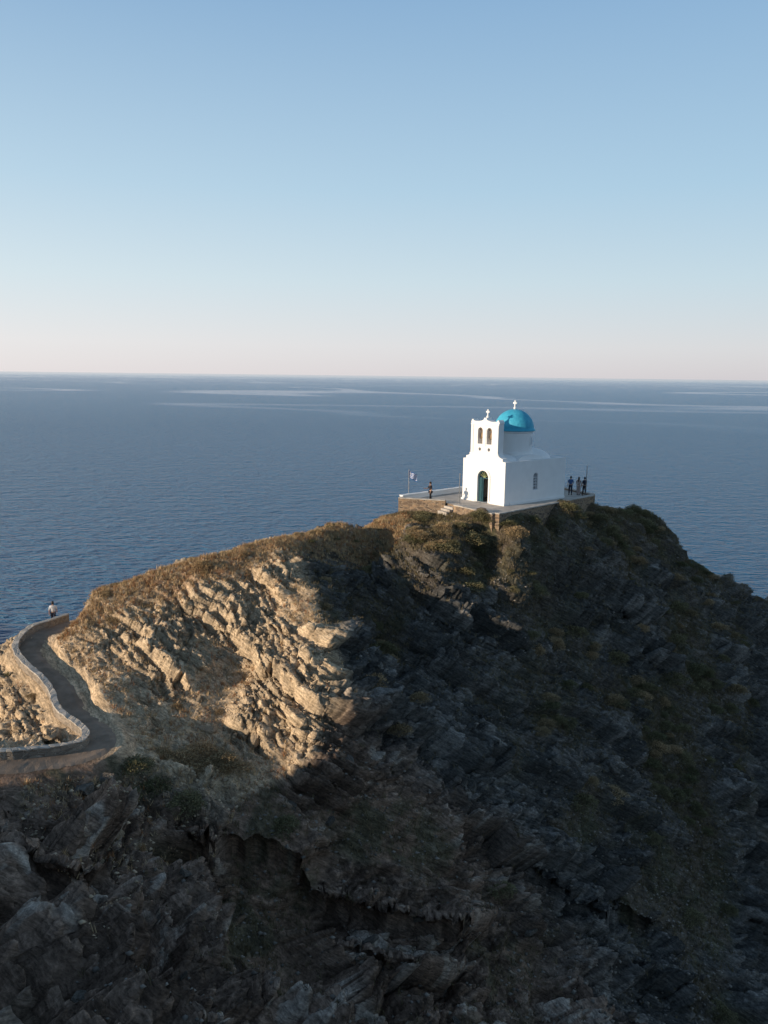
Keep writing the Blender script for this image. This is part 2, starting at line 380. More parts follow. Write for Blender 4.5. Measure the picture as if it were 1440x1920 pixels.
rockc = mixc(cgry, ctan, tl); rockc = mixc(rockc, cbr, brw*(1-tl))
soilt = c3(.54, .405, .265); soild = c3(.115, .092, .068); veg = c3(.082, .078, .046); red = c3(.33, .165, .085)
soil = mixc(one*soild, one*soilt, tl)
soil = mixc(soil, one*soilt*.75, sstep(2.0, .5, rd)*.8)
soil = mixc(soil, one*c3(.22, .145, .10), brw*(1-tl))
nv = fbm(X/1.4+30, Y/1.4, Z/1.4, 4)
soil = mixc(soil, one*veg, sstep(.46, .60, nv)*.85*(1-.88*left*sstep(36, 39, Y)))
soil = mixc(soil, one*red, sstep(.50, .62, fbm(X/1.1, Y/1.1+40, Z/1.1, 4))*.6*np.maximum(left, sstep(3, 1, rd))*sstep(5.0, 1.5, rd))
bank = sstep(5.5, 2.0, pd)*sstep(37, 38.5, Y)*(1-.6*outer_m)
soil = mixc(soil, one*c3(.56, .42, .275), bank*.8)
rk = np.clip(rock*1.15, 0, 1)
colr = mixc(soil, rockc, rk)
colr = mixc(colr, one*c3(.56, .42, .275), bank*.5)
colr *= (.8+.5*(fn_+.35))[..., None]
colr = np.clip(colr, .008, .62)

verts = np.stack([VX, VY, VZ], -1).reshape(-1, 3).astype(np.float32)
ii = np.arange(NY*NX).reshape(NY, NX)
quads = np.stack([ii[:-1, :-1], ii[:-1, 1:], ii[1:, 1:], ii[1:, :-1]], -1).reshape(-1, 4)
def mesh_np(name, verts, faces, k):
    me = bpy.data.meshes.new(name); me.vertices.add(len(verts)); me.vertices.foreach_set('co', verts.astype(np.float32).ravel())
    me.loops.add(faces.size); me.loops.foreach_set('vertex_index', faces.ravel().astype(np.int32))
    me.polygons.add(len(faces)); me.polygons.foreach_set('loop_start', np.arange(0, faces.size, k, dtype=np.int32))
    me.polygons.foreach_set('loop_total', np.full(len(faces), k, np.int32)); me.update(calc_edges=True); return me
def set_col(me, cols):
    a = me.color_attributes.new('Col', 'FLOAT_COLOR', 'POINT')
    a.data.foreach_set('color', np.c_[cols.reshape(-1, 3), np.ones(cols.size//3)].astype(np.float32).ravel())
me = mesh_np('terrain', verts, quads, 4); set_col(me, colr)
# terrain material
mt, nt, b = new_mat('schist_hillside'); N = nt.nodes; L = nt.links
b.inputs['Roughness'].default_value = .95; b.inputs['Specular IOR Level'].default_value = .1
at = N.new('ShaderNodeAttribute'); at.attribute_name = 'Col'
g = N.new('ShaderNodeNewGeometry')
def strat(sa, sb, det):
    cmb = N.new('ShaderNodeCombineXYZ')
    for k, (vec, s_) in enumerate([(e1, sa), (e2, sa), (bn, sb)]):
        d = N.new('ShaderNodeVectorMath'); d.operation = 'DOT_PRODUCT'; d.inputs[1].default_value = tuple(vec*s_)
        L.new(g.outputs['Position'], d.inputs[0]); L.new(d.outputs['Value'], cmb.inputs[k])
    x = N.new('ShaderNodeTexNoise'); x.inputs['Scale'].default_value = 1; x.inputs['Detail'].default_value = det; x.inputs['Roughness'].default_value = .62
    L.new(cmb.outputs[0], x.inputs['Vector']); return x
ns = strat(1.2, 7.0, 8); ns2 = strat(2.6, 20.0, 4)
nf = N.new('ShaderNodeTexNoise'); nf.inputs['Scale'].default_value = 7; nf.inputs['Detail'].default_value = 8; nf.inputs['Roughness'].default_value = .7
L.new(g.outputs['Position'], nf.inputs['Vector'])
def mrange(src, a, b_, c_, d_):
    m_ = N.new('ShaderNodeMapRange'); m_.inputs['From Min'].default_value = a; m_.inputs['From Max'].default_value = b_; m_.inputs['To Min'].default_value = c_; m_.inputs['To Max'].default_value = d_
    L.new(src, m_.inputs['Value']); return m_
m1 = mrange(ns.outputs['Fac'], .3, .7, .50, 1.50); m2 = mrange(nf.outputs['Fac'], .3, .7, .55, 1.45); m3 = mrange(ns2.outputs['Fac'], .35, .55, .70, 1.12)
mu = N.new('ShaderNodeMath'); mu.operation = 'MULTIPLY'; L.new(m1.outputs[0], mu.inputs[0]); L.new(m2.outputs[0], mu.inputs[1])
mu2 = N.new('ShaderNodeMath'); mu2.operation = 'MULTIPLY'; L.new(mu.outputs[0], mu2.inputs[0]); L.new(m3.outputs[0], mu2.inputs[1])
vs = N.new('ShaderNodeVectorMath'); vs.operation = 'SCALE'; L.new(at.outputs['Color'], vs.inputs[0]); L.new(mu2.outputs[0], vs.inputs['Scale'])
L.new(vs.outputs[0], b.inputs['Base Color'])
b1 = N.new('ShaderNodeBump'); b1.inputs['Strength'].default_value = .8; b1.inputs['Distance'].default_value = .12; L.new(ns.outputs['Fac'], b1.inputs['Height'])
b3 = N.new('ShaderNodeBump'); b3.inputs['Strength'].default_value = .7; b3.inputs['Distance'].default_value = .05; L.new(ns2.outputs['Fac'], b3.inputs['Height']); L.new(b1.outputs[0], b3.inputs['Normal'])
b2 = N.new('ShaderNodeBump'); b2.inputs['Strength'].default_value = .8; b2.inputs['Distance'].default_value = .06; L.new(nf.outputs['Fac'], b2.inputs['Height'])
L.new(b3.outputs[0], b2.inputs['Normal']); L.new(b2.outputs[0], b.inputs['Normal'])
me.materials.append(mt)
finish(bpy.data.objects.new('terrain', me), kind='structure', label='rocky schist headland with dry scrub above the sea')

# ------------------------------------------------------------------ sea
m, nt, b = new_mat('sea_water'); N = nt.nodes; L = nt.links
b.inputs['Base Color'].default_value = (.005, .125, .28, 1); b.inputs['Roughness'].default_value = .28; b.inputs['IOR'].default_value = 1.33
b.inputs['Specular Tint'].default_value = (.30, .74, 1, 1)
g = N.new('ShaderNodeNewGeometry')
def wnoise(scale, det, sx=1, sy=1, rot=0, dist=0):
    mp = N.new('ShaderNodeMapping'); mp.inputs['Scale'].default_value = (sx, sy, 1); mp.inputs['Rotation'].default_value = (0, 0, rot)
    L.new(g.outputs['Position'], mp.inputs[0]); nn = N.new('ShaderNodeTexNoise'); nn.inputs['Scale'].default_value = scale; nn.inputs['Detail'].default_value = det
    nn.inputs['Distortion'].default_value = dist
    L.new(mp.outputs[0], nn.inputs['Vector']); return nn
w1 = wnoise(.62, 5, .6, 1.2, .25); w2 = wnoise(.16, 3, .6, 1.2, -.2); w3 = wnoise(.0006, 2, .6, 1.0, .25, .7)
ad = N.new('ShaderNodeMath'); ad.operation = 'MULTIPLY_ADD'; ad.inputs[1].default_value = 1.5; L.new(w2.outputs['Fac'], ad.inputs[0]); L.new(w1.outputs['Fac'], ad.inputs[2])
# slicks: thin bands of smoother water far offshore
su = N.new('ShaderNodeMath'); su.operation = 'SUBTRACT'; su.inputs[1].default_value = .5; L.new(w3.outputs['Fac'], su.inputs[0])
ab = N.new('ShaderNodeMath'); ab.operation = 'ABSOLUTE'; L.new(su.outputs[0], ab.inputs[0])
st = N.new('ShaderNodeMapRange'); st.interpolation_type = 'SMOOTHSTEP'; st.inputs['From Min'].default_value = .001; st.inputs['From Max'].default_value = .016; st.inputs['To Min'].default_value = .60; st.inputs['To Max'].default_value = 0
L.new(ab.outputs[0], st.inputs['Value'])
ln_ = N.new('ShaderNodeVectorMath'); ln_.operation = 'LENGTH'; L.new(g.outputs['Position'], ln_.inputs[0])
dm = N.new('ShaderNodeMapRange'); dm.inputs['From Min'].default_value = 800; dm.inputs['From Max'].default_value = 1600; L.new(ln_.outputs['Value'], dm.inputs['Value'])
mm_ = N.new('ShaderNodeMath'); mm_.operation = 'MULTIPLY'; L.new(st.outputs[0], mm_.inputs[0]); L.new(dm.outputs[0], mm_.inputs[1])
iv = N.new('ShaderNodeMath'); iv.operation = 'SUBTRACT'; iv.inputs[0].default_value = 1; L.new(mm_.outputs[0], iv.inputs[1])
# calmer water far out
lg = N.new('ShaderNodeMath'); lg.operation = 'LOGARITHM'; lg.inputs[1].default_value = 10; L.new(ln_.outputs['Value'], lg.inputs[0])
fo_ = N.new('ShaderNodeMapRange'); fo_.inputs['From Min'].default_value = 2.9; fo_.inputs['From Max'].default_value = 4.3; fo_.inputs['To Min'].default_value = 1; fo_.inputs['To Max'].default_value = .16; L.new(lg.outputs[0], fo_.inputs['Value'])
sm_ = N.new('ShaderNodeMath'); sm_.operation = 'MULTIPLY'; L.new(iv.outputs[0], sm_.inputs[0]); L.new(fo_.outputs[0], sm_.inputs[1])
rg = N.new('ShaderNodeMath'); rg.operation = 'MULTIPLY_ADD'; rg.inputs[1].default_value = .2; rg.inputs[2].default_value = .06; L.new(sm_.outputs[0], rg.inputs[0]); L.new(rg.outputs[0], b.inputs['Roughness'])
bp = N.new('ShaderNodeBump'); bp.inputs['Distance'].default_value = 5.0; L.new(ad.outputs[0], bp.inputs['Height']); L.new(sm_.outputs[0], bp.inputs['Strength'])
L.new(bp.outputs[0], b.inputs['Normal'])
s = MB(); Rr = 70000
rings = [0, 60, 200, 1000, 6000, 25000, Rr]; v = [(0, 0, 0)]; f = []
for r_ in rings[1:]: v += [(r_*math.cos(2*math.pi*i/48), r_*math.sin(2*math.pi*i/48), 0) for i in range(48)]
for i in range(48): f.append((0, 1+i, 1+(i+1) % 48))
for k in range(len(rings)-2):
    for i in range(48):
        a = 1+k*48; j = (i+1) % 48; f.append((a+i, a+48+i, a+48+j, a+j))
s.add(v, f); s.build('sea', m, kind='structure', label='calm deep blue open sea with ripples')

# ------------------------------------------------------------------ walls
def ribbon(mb, pts, th, z0, z1, jit=0.0, m=0, closed=False, jt=0.0):
    n_ = len(pts); v = []
    for i, p in enumerate(pts):
        a = pts[i-1] if (i > 0) else pts[0]; c = pts[i+1] if i < n_-1 else pts[-1]
        d = c-a; d = Vector((d.x, d.y, 0)).normalized(); nn = Vector((-d.y, d.x, 0))
        w = th/2
        for sg, zz in ((-1, z0), (1, z0), (1, z1), (-1, z1)):
            k = p+nn*sg*(w+random.uniform(-jit, jit)); v.append((k.x, k.y, k.z+zz+(random.uniform(-jt, jt) if zz == z1 else 0)))
    f = []
    for i in range(n_-1):
        o = i*4
        for k in range(4): f.append((o+k, o+(k+1) % 4, o+4+(k+1) % 4, o+4+k))
    f.append((0, 3, 2, 1)); o = (n_-1)*4; f.append((o, o+1, o+2, o+3)); mb.add(v, f, m)
def dense(pts, st=.25):
    out = []
    for a, b_ in zip(pts[:-1], pts[1:]):
        k = max(1, int((b_-a).length/st)); out += [a.lerp(b_, i/k) for i in range(k)]
    return out+[pts[-1]]
wt_ = dense(wall_top, .3)
w = MB(); ribbon(w, wt_, .27, -WALL_H-1.0, -.07, .035); wo = w.build('stone_wall', M_wallcap, label='low curved stone wall edging the cliff path', category='wall')
w = MB(); ribbon(w, wt_, .34, -.067, 0, .03, jt=.025); w.build('wall_cap', M_wcap2, parent=wo)
pm = MB(); pv = []; pf = []
pc = dense([WALKER+Vector((-.6, 1.2, -.25)), WALKER]+path_c, .4)
for i, p in enumerate(pc):
    a = pc[max(i-3, 0)]; c = pc[min(i+3, len(pc)-1)]; d = Vector((c.x-a.x, c.y-a.y, 0)).normalized(); nn = Vector((-d.y, d.x, 0))
    for k in range(5):
        o = -0.74+k*.34+(random.uniform(-.1, .1) if k == 4 else 0); pv.append((p.x+nn.x*o, p.y+nn.y*o, p.z+(.03 if k < 4 else -.03)+random.uniform(-.012, .012)))
for i in range(len(pc)-1):
    for k in range(4): pf.append((i*5+k, i*5+k+1, i*5+k+6, i*5+k+5))
pm.add(pv, pf); pm.build('path', M_path, kind='structure', label='dusty footpath winding round the headland')

# terrace
tm = MB(); n_ = len(poly)
top = [(p.x, p.y, zt) for p in poly]; bot = [(p.x, p.y, zt-3.2) for p in poly]
tm.add(top, [tuple(range(n_))], 1)
for i in range(n_):
    j = (i+1) % n_; tm.add([bot[i], bot[j], top[j], top[i]], [(0, 1, 2, 3)], 0)
tm.build('terrace', [M_stone, M_floor], kind='structure', label='paved church terrace on rough masonry')
def parapet(a, b_, h, th, capm, label, sidem=M_stone):
    a = Vector((a.x, a.y, zt)); b_ = Vector((b_.x, b_.y, zt))
    pts = dense([a, b_], .35)
    w = MB(); ribbon(w, pts, th, -1.9, h-.08, .02); o = w.build('parapet_wall', sidem, label=label, category='wall')
    w = MB(); ribbon(w, pts, th+.08, h-.078, h, .018, jt=.014); w.build('wall_cap', capm, parent=o)
def ofs(a, b_, s_):   # shift outward
    d = (b_-a).normalized(); return Vector((d.y, -d.x, 0))*s_
o1 = ofs(TA, TBp, .12); parapet(TA+o1, TBp+o1, .30, .45, M_cement, 'brown masonry parapet of the church yard')
o2 = ofs(TG, TA, .1); dd = (TG-TA).normalized()
parapet(TA+dd*.3+o2, TG+o2, .42, .35, M_white, 'whitewashed low parapet around the church yard', M_white)
dBD = (TD-TBp).normalized(); o3 = ofs(TBp, TD, .1)
parapet(TBp+dBD*1.5+o3, TD+o3-dBD*.1, .10, .4, M_cement, 'low masonry kerb wall before the church door')
o4 = ofs(TD, TE_, .1); parapet(TD+o4, TE_+o4, .14, .4, M_cement, 'low masonry kerb wall along the church flank')
o5 = ofs(TE_, TF, .1); parapet(TE_+o5, TF+o5, .2, .35, M_cement, 'low masonry kerb wall behind the church')
o6 = ofs(TF, TG, .1); parapet(TF+o6, TG+o6, .42, .35, M_white, 'whitewashed low parapet on the seaward terrace edge', M_white)
# steps
e = empty('stone_steps', TBp+dBD*.78, math.atan2(dBD.y, dBD.x), label='short flight of worn stone steps to the terrace', category='steps')
s = MB()
for k in range(3): s.box(-.62, .62, -.32*(k+1), -.32*k+(-.002 if k else 0), -2.2, -.18*(k+1)-.0)
s.build('step', M_floor, parent=e)

# ------------------------------------------------------------------ church
ROT = math.radians(-50); XD = Vector((math.cos(ROT), math.sin(ROT), 0))
HW = 2.44; LEN = 8.0; WH = 3.65
Fo = CORNER-XD*HW; Fo.z = zt
ch = empty('church', Fo, ROT, label='small whitewashed chapel with turquoise dome and twin-arched bell gable', category='church')
def ogee(x0, z0, x1, z1, n=6):   # concave rise
    return [(x0+(x1-x0)*(math.sin(math.pi/2*i/n)), z0+(z1-z0)*(1-math.cos(math.pi/2*i/n))) for i in range(n+1)]
rightside = [(HW, 0), (HW, WH), (2.12, WH+.02), (2.10, WH+.24)]+ogee(2.08, WH+.26, 1.56, WH+.72)
rightside += [(1.56, 4.50)]
gt = 6.75
topc = [(1.56, gt), (1.62, gt+.03), (1.62, gt+.12), (1.52, gt+.30), (1.42, gt+.34)]+[(1.32-1.08*i/6, gt+.20-.08*math.sin(math.pi*i/6)+.08*(i/6)) for i in range(7)]+[(.16, gt+.36), (.13, gt+.48)]
rs = rightside+topc
outer = rs+[(-x, z) for x, z in reversed(rs)]
doorhole = arch(0, 1.25, 0.02, 2.75)
b1_ = arch(-.52, .56, 5.0, 6.4, 10); b2_ = arch(.52, .56, 5.0, 6.4, 10)
circ = lambda cx_, cz_, r_: [(cx_+r_*math.cos(2*math.pi*i/14), cz_+r_*math.sin(2*math.pi*i/14)) for i in range(14)]
w = MB(); w.prism(outer, [doorhole, b1_, b2_, circ(-.52, 4.55, .15), circ(.52, 4.55, .15)], XZ, 0, .62)
w.box(1.302, 1.563, -.045, -.001, 4.25, gt-.13); w.box(-1.563, -1.302, -.045, -.001, 4.25, gt-.13)
w.box(-1.66, 1.66, -.06, -.001, 4.10, 4.22); w.box(-1.62, 1.62, -.05, -.001, gt-.12, gt-.03)
w.box(-.16, .16, -.04, -.001, 4.85, 6.3)
# door surround
so = arch(0, 1.62, .02, 2.95); w.prism(so, [arch(0, 1.26, .021, 2.755)], XZ, -.07, -.001)
w.box(-HW-.06, -.85, -.10, -.002, -.05, .16); w.box(.85, HW+.06, -.10, -.002, -.05, .16)
w.build('bell_gable', M_white, parent=ch)
nb_ = MB(); nb_.box(-.85, .85, .622, .70, 4.3, 6.5); nb_.build('niche_backing', M_niche, parent=ch)
for sx in (-.52, .52):
    s = MB(); s.lathe([(.02, 6.02), (.09, 6.00), (.13, 5.84), (.15, 5.62), (.21, 5.46), (.20, 5.44)], sx, .31, 20)
    s.box(sx-.02, sx+.02, .29, .33, 6.0, 6.14); s.box(sx-.275, sx+.275, .28, .34, 6.14, 6.2); s.build('bell', M_bronze, parent=ch, smooth=False)
# body
w = MB()
win = arch(3.95, .62, 1.05, 2.55)
w.prism([(.625, 0), (LEN, 0), (LEN, WH), (.625, WH)], [win], YZ, HW-.4, HW)
w.prism([(.625, 0), (LEN, 0), (LEN, WH), (.625, WH)], [], YZ, -HW, -HW+.4)
w.box(-HW+.402, HW-.402, LEN-.4, LEN-.002, 0, WH-.002)
w.box(-HW+.402, HW-.402, .625, LEN-.402, WH-.35, WH-.12)
w.box(HW+.001, HW+.07, .7, LEN, -.05, .2)
v = []; f = []
k_ = 14
for z_ in (0, 2.5):
    for i in range(k_+1): a = math.pi*i/k_; v.append((1.25*math.cos(a), LEN+1.05*math.sin(a), z_))
for r_, z_ in ((.9, 2.95), (.5, 3.2), (.05, 3.3)):
    for i in range(k_+1): a = math.pi*i/k_; v.append((1.25*r_*math.cos(a), LEN+1.05*r_*math.sin(a), z_))
for k in range(4):
    for i in range(k_): o = k*(k_+1); f.append((o+i, o+i+1, o+i+1+k_+1, o+i+k_+1))
w.add(v, f)
w.build('wall', M_white, parent=ch)
def vault(y0, y1, a_, b_, z0):
    pr = [(a_*math.cos(math.pi*i/20), z0+b_*math.sin(math.pi*i/20)) for i in range(21)]
    mb.prism(pr, [], XZ, y0, y1)
YD = 3.72
mb = MB(); vault(.72, 2.2, 1.85, .6, WH-.12)
# rear softly rounded vault
v = []; f = []; na, nb2 = 40, 8
for j in range(nb2+1):
    ph = math.pi/2*j/nb2*.98
    for i in range(na):
        th = 2*math.pi*i/na
        v.append((1.9*math.cos(ph)*math.cos(th), 5.75+2.05*math.cos(ph)*math.sin(th), WH-.16+.98*math.sin(ph)))
for j in range(nb2):
    for i in range(na): k2 = (i+1) % na; f.append((j*na+i, j*na+k2, (j+1)*na+k2, (j+1)*na+i))
f.append(tuple(nb2*na+i for i in range(na)))
mb.add(v, f)
pr = [(YD+1.7*math.cos(math.pi*i/20), WH-.12+.55*math.sin(math.pi*i/20)) for i in range(21)]
mb.prism(pr, [], YZ, -2.0, 2.0)
vr = mb.build('vault_roof', M_white, parent=ch, smooth=False)
# drum
dw = MB(); nseg = 64; rD = 1.60; zc0 = 3.6; DB = .24
dw.lathe([(rD+.06, zc0), (rD+.06, 4.20), (rD, 4.25), (rD, 5.62+DB), (rD+.1, 5.70+DB), (rD+.14, 5.80+DB)], 0, YD, nseg)
def curved_arch(ang, w_, z0, z1, r0, r1, mbx, m=0):
    o_ = arch(0, w_, z0, z1, 10)
    v = []
    for rr in (r0, r1):
        for (a, z_) in o_: v.append((rr*math.cos(ang+a/r1), YD+rr*math.sin(ang+a/r1), z_))
    n2 = len(o_); f = [tuple(range(n2)), tuple(range(2*n2-1, n2-1, -1))]+[(i, (i+1) % n2, (i+1) % n2+n2, i+n2) for i in range(n2)]
    mbx.add(v, f, m)
angs = [math.radians(a) for a in (18, 132)]
for a in angs: curved_arch(a, .50, 4.75, 5.65, rD-.1, rD+.05, dw)
dr = dw.build('drum', M_white, parent=ch)
for a in angs:
    g_ = MB(); curved_arch(a, .26, 4.88, 5.53, rD-.1, rD+.06, g_); g_.build('drum_window', M_lattice, parent=ch)
# dome
prof = [(rD+.20, 5.80+DB), (rD+.25, 5.86+DB), (rD+.21, 5.92+DB)]
for i in range(1, 25):
    a = math.pi/2*i/25; prof.append(((rD+.12)*math.cos(a)**.97, 5.92+DB+1.72*math.sin(a)**1.03))
prof.append((.06, 7.66+DB)); d_ = MB(); d_.lathe(prof, 0, YD, 72, jit=.008); d_.build('dome', M_dome, parent=ch, smooth=True)
def cross(cx_, cy_, z0, h, t_):
    c = MB(); c.lathe([(.05, z0-.06), (.11, z0+.02), (.13, z0+.10), (.10, z0+.18), (.04, z0+.22)], cx_, cy_, 16)
    zb = z0+.2; zm = zb+h*.62; wv = h*.34; hw = t_/2
    o_ = [(-hw, zb), (hw, zb), (hw, zm-hw), (wv, zm-hw*1.5), (wv+.03, zm), (wv, zm+hw*1.5), (hw, zm+hw), (hw*1.5, zb+h), (0, zb+h+.03), (-hw*1.5, zb+h), (-hw, zm+hw), (-wv, zm+hw*1.5), (-wv-.03, zm), (-wv, zm-hw*1.5), (-hw, zm-hw)]
    c.prism([(a+cx_, b_) for a, b_ in o_], [], XZ, cy_-t_*.4, cy_+t_*.4); c.build('cross', M_white, parent=ch)
cross(0, YD, 7.64+DB, .54, .10); cross(0, .31, gt+.46, .50, .10)
# door
dr = empty('door', (0, 0, 0)); dr.parent = ch
fr = MB(); fr.prism(arch(0, 1.24, .03, 2.74), [arch(0, 1.08, .04, 2.66)], XZ, .12, .22); fr.box(-.54, .54, .13, .21, 2.05, 2.13); fr.build('door_frame', M_teal, parent=dr)
lf = MB(); lf.box(-.54, -.10, .14, .20, .05, 2.05)
for z_ in (.25, 1.15): lf.box(-.47, -.17, .125, .139, z_, z_+.75)
lf.build('door_leaf', M_teal, parent=dr)
fl = MB()
for k in range(1, 6):
    a = math.pi*k/6; c_, s_ = math.cos(a), math.sin(a); hw = .022
    fl.prism([(c_*.12-s_*hw, 2.13+s_*.12+c_*hw), (c_*.12+s_*hw, 2.13+s_*.12-c_*hw), (c_*.53+s_*hw, 2.13+s_*.53-c_*hw), (c_*.53-s_*hw, 2.13+s_*.53+c_*hw)], [], XZ, .14, .18)
fl.prism([(.14*math.cos(math.pi*i/8), 2.132+.14*math.sin(math.pi*i/8)) for i in range(9)], [], XZ, .135, .185)
fl.build('fanlight', M_yell, parent=dr)
# side window
wd = empty('window', (0, 0, 0)); wd.parent = ch
s = MB(); s.prism(win, [], YZ, HW-.22, HW-.20); s.build('window_pane', M_dark, parent=wd)
s = MB(); s.prism(arch(3.95, .62, 1.05, 2.55), [arch(3.95, .50, 1.12, 2.47)], YZ, HW-.15, HW-.06)
for z_ in (1.35, 1.6, 1.85, 2.1): s.box(HW-.14, HW-.07, 3.67, 4.23, z_, z_+.07)
for y_ in (3.81, 4.02): s.box(HW-.13, HW-.08, y_, y_+.07, 1.1, 2.4)
s.build('window_lattice', M_lattice, parent=wd)

# ------------------------------------------------------------------ poles and flag
fp = G(764, 932, zt); fo = empty('flagpole', fp+Vector((.1, .1, 0)), 0, label='thin flagpole flying a small Greek flag on the terrace corner', category='flagpole')
s = MB(); s.lathe([(.03, 0), (.03, 2.3), (.02, 2.4), (.035, 2.43), (.02, 2.47)], 0, 0, 10); s.build('pole', M_metal, parent=fo)
s = MB(); v = []; nu, nv_ = 28, 18
for i in range(nu+1):
    for j in range(nv_+1):
        x_ = .95*i/nu; z_ = 2.32-.62*j/nv_-.34*(i/nu)**1.2
        v.append((.03+x_*.72, .10*math.sin(x_*8+j*.1)*(x_+.1), z_+.02*math.sin(x_*14)))
f = []; mi = []
for i in range(nu):
    for j in range(nv_):
        f.append((i*(nv_+1)+j, (i+1)*(nv_+1)+j, (i+1)*(nv_+1)+j+1, i*(nv_+1)+j+1))
        if i < 10 and j < 10: blue = not (4 <= i < 6 or 4 <= j < 6)
        else: blue = (j//2) % 2 == 0
        mi.append(0 if blue else 1)
s.add(v, f); s.m = mi; s.build('flag', [M_fb, M_fw], parent=fo)
for (u_, v_, h_, lb) in [(861, 944, 2.5, 'slim grey metal post beside the church facade'), (1098, 930, 2.7, 'slim dark metal post on the terrace end')]:
    p = G(u_, v_, zt); e = empty('metal_post', p, 0, label=lb, category='post')
    s = MB(); s.lathe([(.07, 0), (.07, .05), (.035, .06), (.032, h_), (.05, h_+.01), (.05, h_+.05), (.01, h_+.08)], 0, 0, 12); s.build('post', M_metal, parent=e)

# ------------------------------------------------------------------ people
def skin_mesh(name, V, E, R, mat, parent, sub=1):
    me = bpy.data.meshes.new(name); me.from_pydata(V, E, [])
    ob = bpy.data.objects.new(name, me); COL.objects.link(ob)
    sm = ob.modifiers.new('s', 'SKIN'); sm.use_smooth_shade = True
    for i, sv in enumerate(me.skin_vertices[0].data): sv.radius = (R[i], R[i]) if not isinstance(R[i], tuple) else R[i]; sv.use_root = (i == 0)
    ss = ob.modifiers.new('u', 'SUBSURF'); ss.levels = sub; ss.render_levels = sub
    dg = bpy.context.evaluated_depsgraph_get(); me2 = bpy.data.meshes.new_from_object(ob.evaluated_get(dg))
    bpy.data.objects.remove(ob); me2.name = name; me2.materials.clear(); me2.materials.append(mat)
    o = bpy.data.objects.new(name, me2); return finish(o, parent)
def person(loc, face, label, top, bottom, stride=.0, arms=((.0, .0), (.0, .0)), hair='short', h=1.74, lean=0.0, skirt=False):
    root = empty('person', loc, face, label=label, category='person'); sc_ = h/1.74; root.scale = (sc_,)*3
    V = []; E = []; R = []
    def add(p, r, par=None):
        V.append((p[0], p[1]-lean*max(p[2]-.9, 0), p[2])); R.append(r)
        if par is not None: E.append((par, len(V)-1))
        return len(V)-1
    pel = add((0, 0, .95), (.14, .10)); sp_ = add((0, 0, 1.12), (.125, .09), pel); chs = add((0, .0, 1.32), (.15, .10), sp_)
    nb = add((0, .01, 1.45), (.07, .065), chs); nk = add((0, 0, 1.51), (.052, .055), nb); jaw = add((0, -.025, 1.57), (.062, .075), nk)
    hd = add((0, -.01, 1.65), (.075, .095), jaw); tp = add((0, 0, 1.71), (.055, .07), hd)
    joints = {}
    for k, sg in enumerate((-1, 1)):
        sw, bend = arms[k]
        sh = add((sg*.18, 0, 1.40), .055, chs)
        el = (sg*.24, -math.sin(sw)*.28, 1.40-math.cos(sw)*.28); eli = add(el, .042, sh)
        wr = (sg*.25, el[1]-math.sin(sw+bend)*.25, el[2]-math.cos(sw+bend)*.25); wri = add(wr, .027, eli)
        dv = Vector((0, -math.sin(sw+bend+.15), -math.cos(sw+bend+.15)))
        pa = Vector(wr)+dv*.075; pai = add(pa, .030, wri)
        perp = Vector((0, -dv.z, dv.y))
        for q_, (o_, ln) in enumerate([(-.03, .070), (-.01, .080), (.01, .075), (.03, .06)]):
            a_ = add(pa+dv*.03+perp*o_, .010, pai); b_ = add(pa+dv*(.03+ln*.5)+perp*o_, .009, a_); add(pa+dv*(.03+ln*.9)+perp*o_+Vector((-sg*.02, 0, 0)), .008, b_)
        a_ = add(Vector(wr)+dv*.04-perp*.035, .011, pai); add(Vector(wr)+dv*.085-perp*.055, .009, a_)
        joints[sg] = (V[sh], V[eli], V[wri])
    legs = {}
    for sg in (-1, 1):
        s_ = stride*sg; hip = (sg*.09, 0, .88); kn = (sg*.10, -s_*.45-.02, .50); an = (sg*.10, -s_*.9+(.05 if s_ < 0 else 0), .09)
        hi = add(hip, .088, pel); ki = add(kn, .058, hi); ai = add(an, .040, ki); add((an[0]+sg*.01, an[1]-.13, .045), .034, ai)
        legs[sg] = (hip, kn, an)
    skin_mesh('body', V, E, R, M_skin, root, 1)
    V2 = [V[0][:2]+(.93,), V[1], V[2], (V[3][0], V[3][1], 1.44)]; E2 = [(0, 1), (1, 2), (2, 3)]; R2 = [(.165, .125), (.15, .115), (.172, .125), (.09, .08)]
    for sg in (-1, 1):
        s0, e0, w0 = joints[sg]; b0 = len(V2); V2 += [s0, tuple(Vector(s0).lerp(Vector(e0), .6)), e0]; R2 += [.075, .062, .056]; E2 += [(2, b0), (b0, b0+1), (b0+1, b0+2)]
    skin_mesh('shirt', V2, E2, R2, top, root, 1)
    V3 = [V[0]]; R3 = [(.16, .12)]; E3 = []
    for sg in (-1, 1):
        hip, kn, an = legs[sg]; b0 = len(V3); V3 += [hip, kn, (an[0], an[1], .11)]; R3 += [.108, .08 if not skirt else .12, .062 if not skirt else .09]; E3 += [(0, b0), (b0, b0+1), (b0+1, b0+2)]
    skin_mesh('skirt' if skirt else 'trousers', V3, E3, R3, bottom, root, 1)
    for sg in (-1, 1):
        an = legs[sg][2]; s = MB(); v = []; f = []
        for a in range(6):
            for bq in range(10):
                ph = math.pi*a/5; th = 2*math.pi*bq/10
                v.append((an[0]+.052*math.sin(ph)*math.cos(th), an[1]-.05-.145*math.cos(ph), max(0, .045+.055*math.sin(ph)*math.sin(th)*(1.1 if math.cos(ph) < .2 else .8))))
        for a in range(5):
            for bq in range(10): f.append((a*10+bq, a*10+(bq+1) % 10, a*10+10+(bq+1) % 10, a*10+10+bq))
        s.add(v, f); s.build('shoe', M_ck, parent=root, smooth=True)
    hy = -.01-lean*.75; s = MB(); v = []; f = []
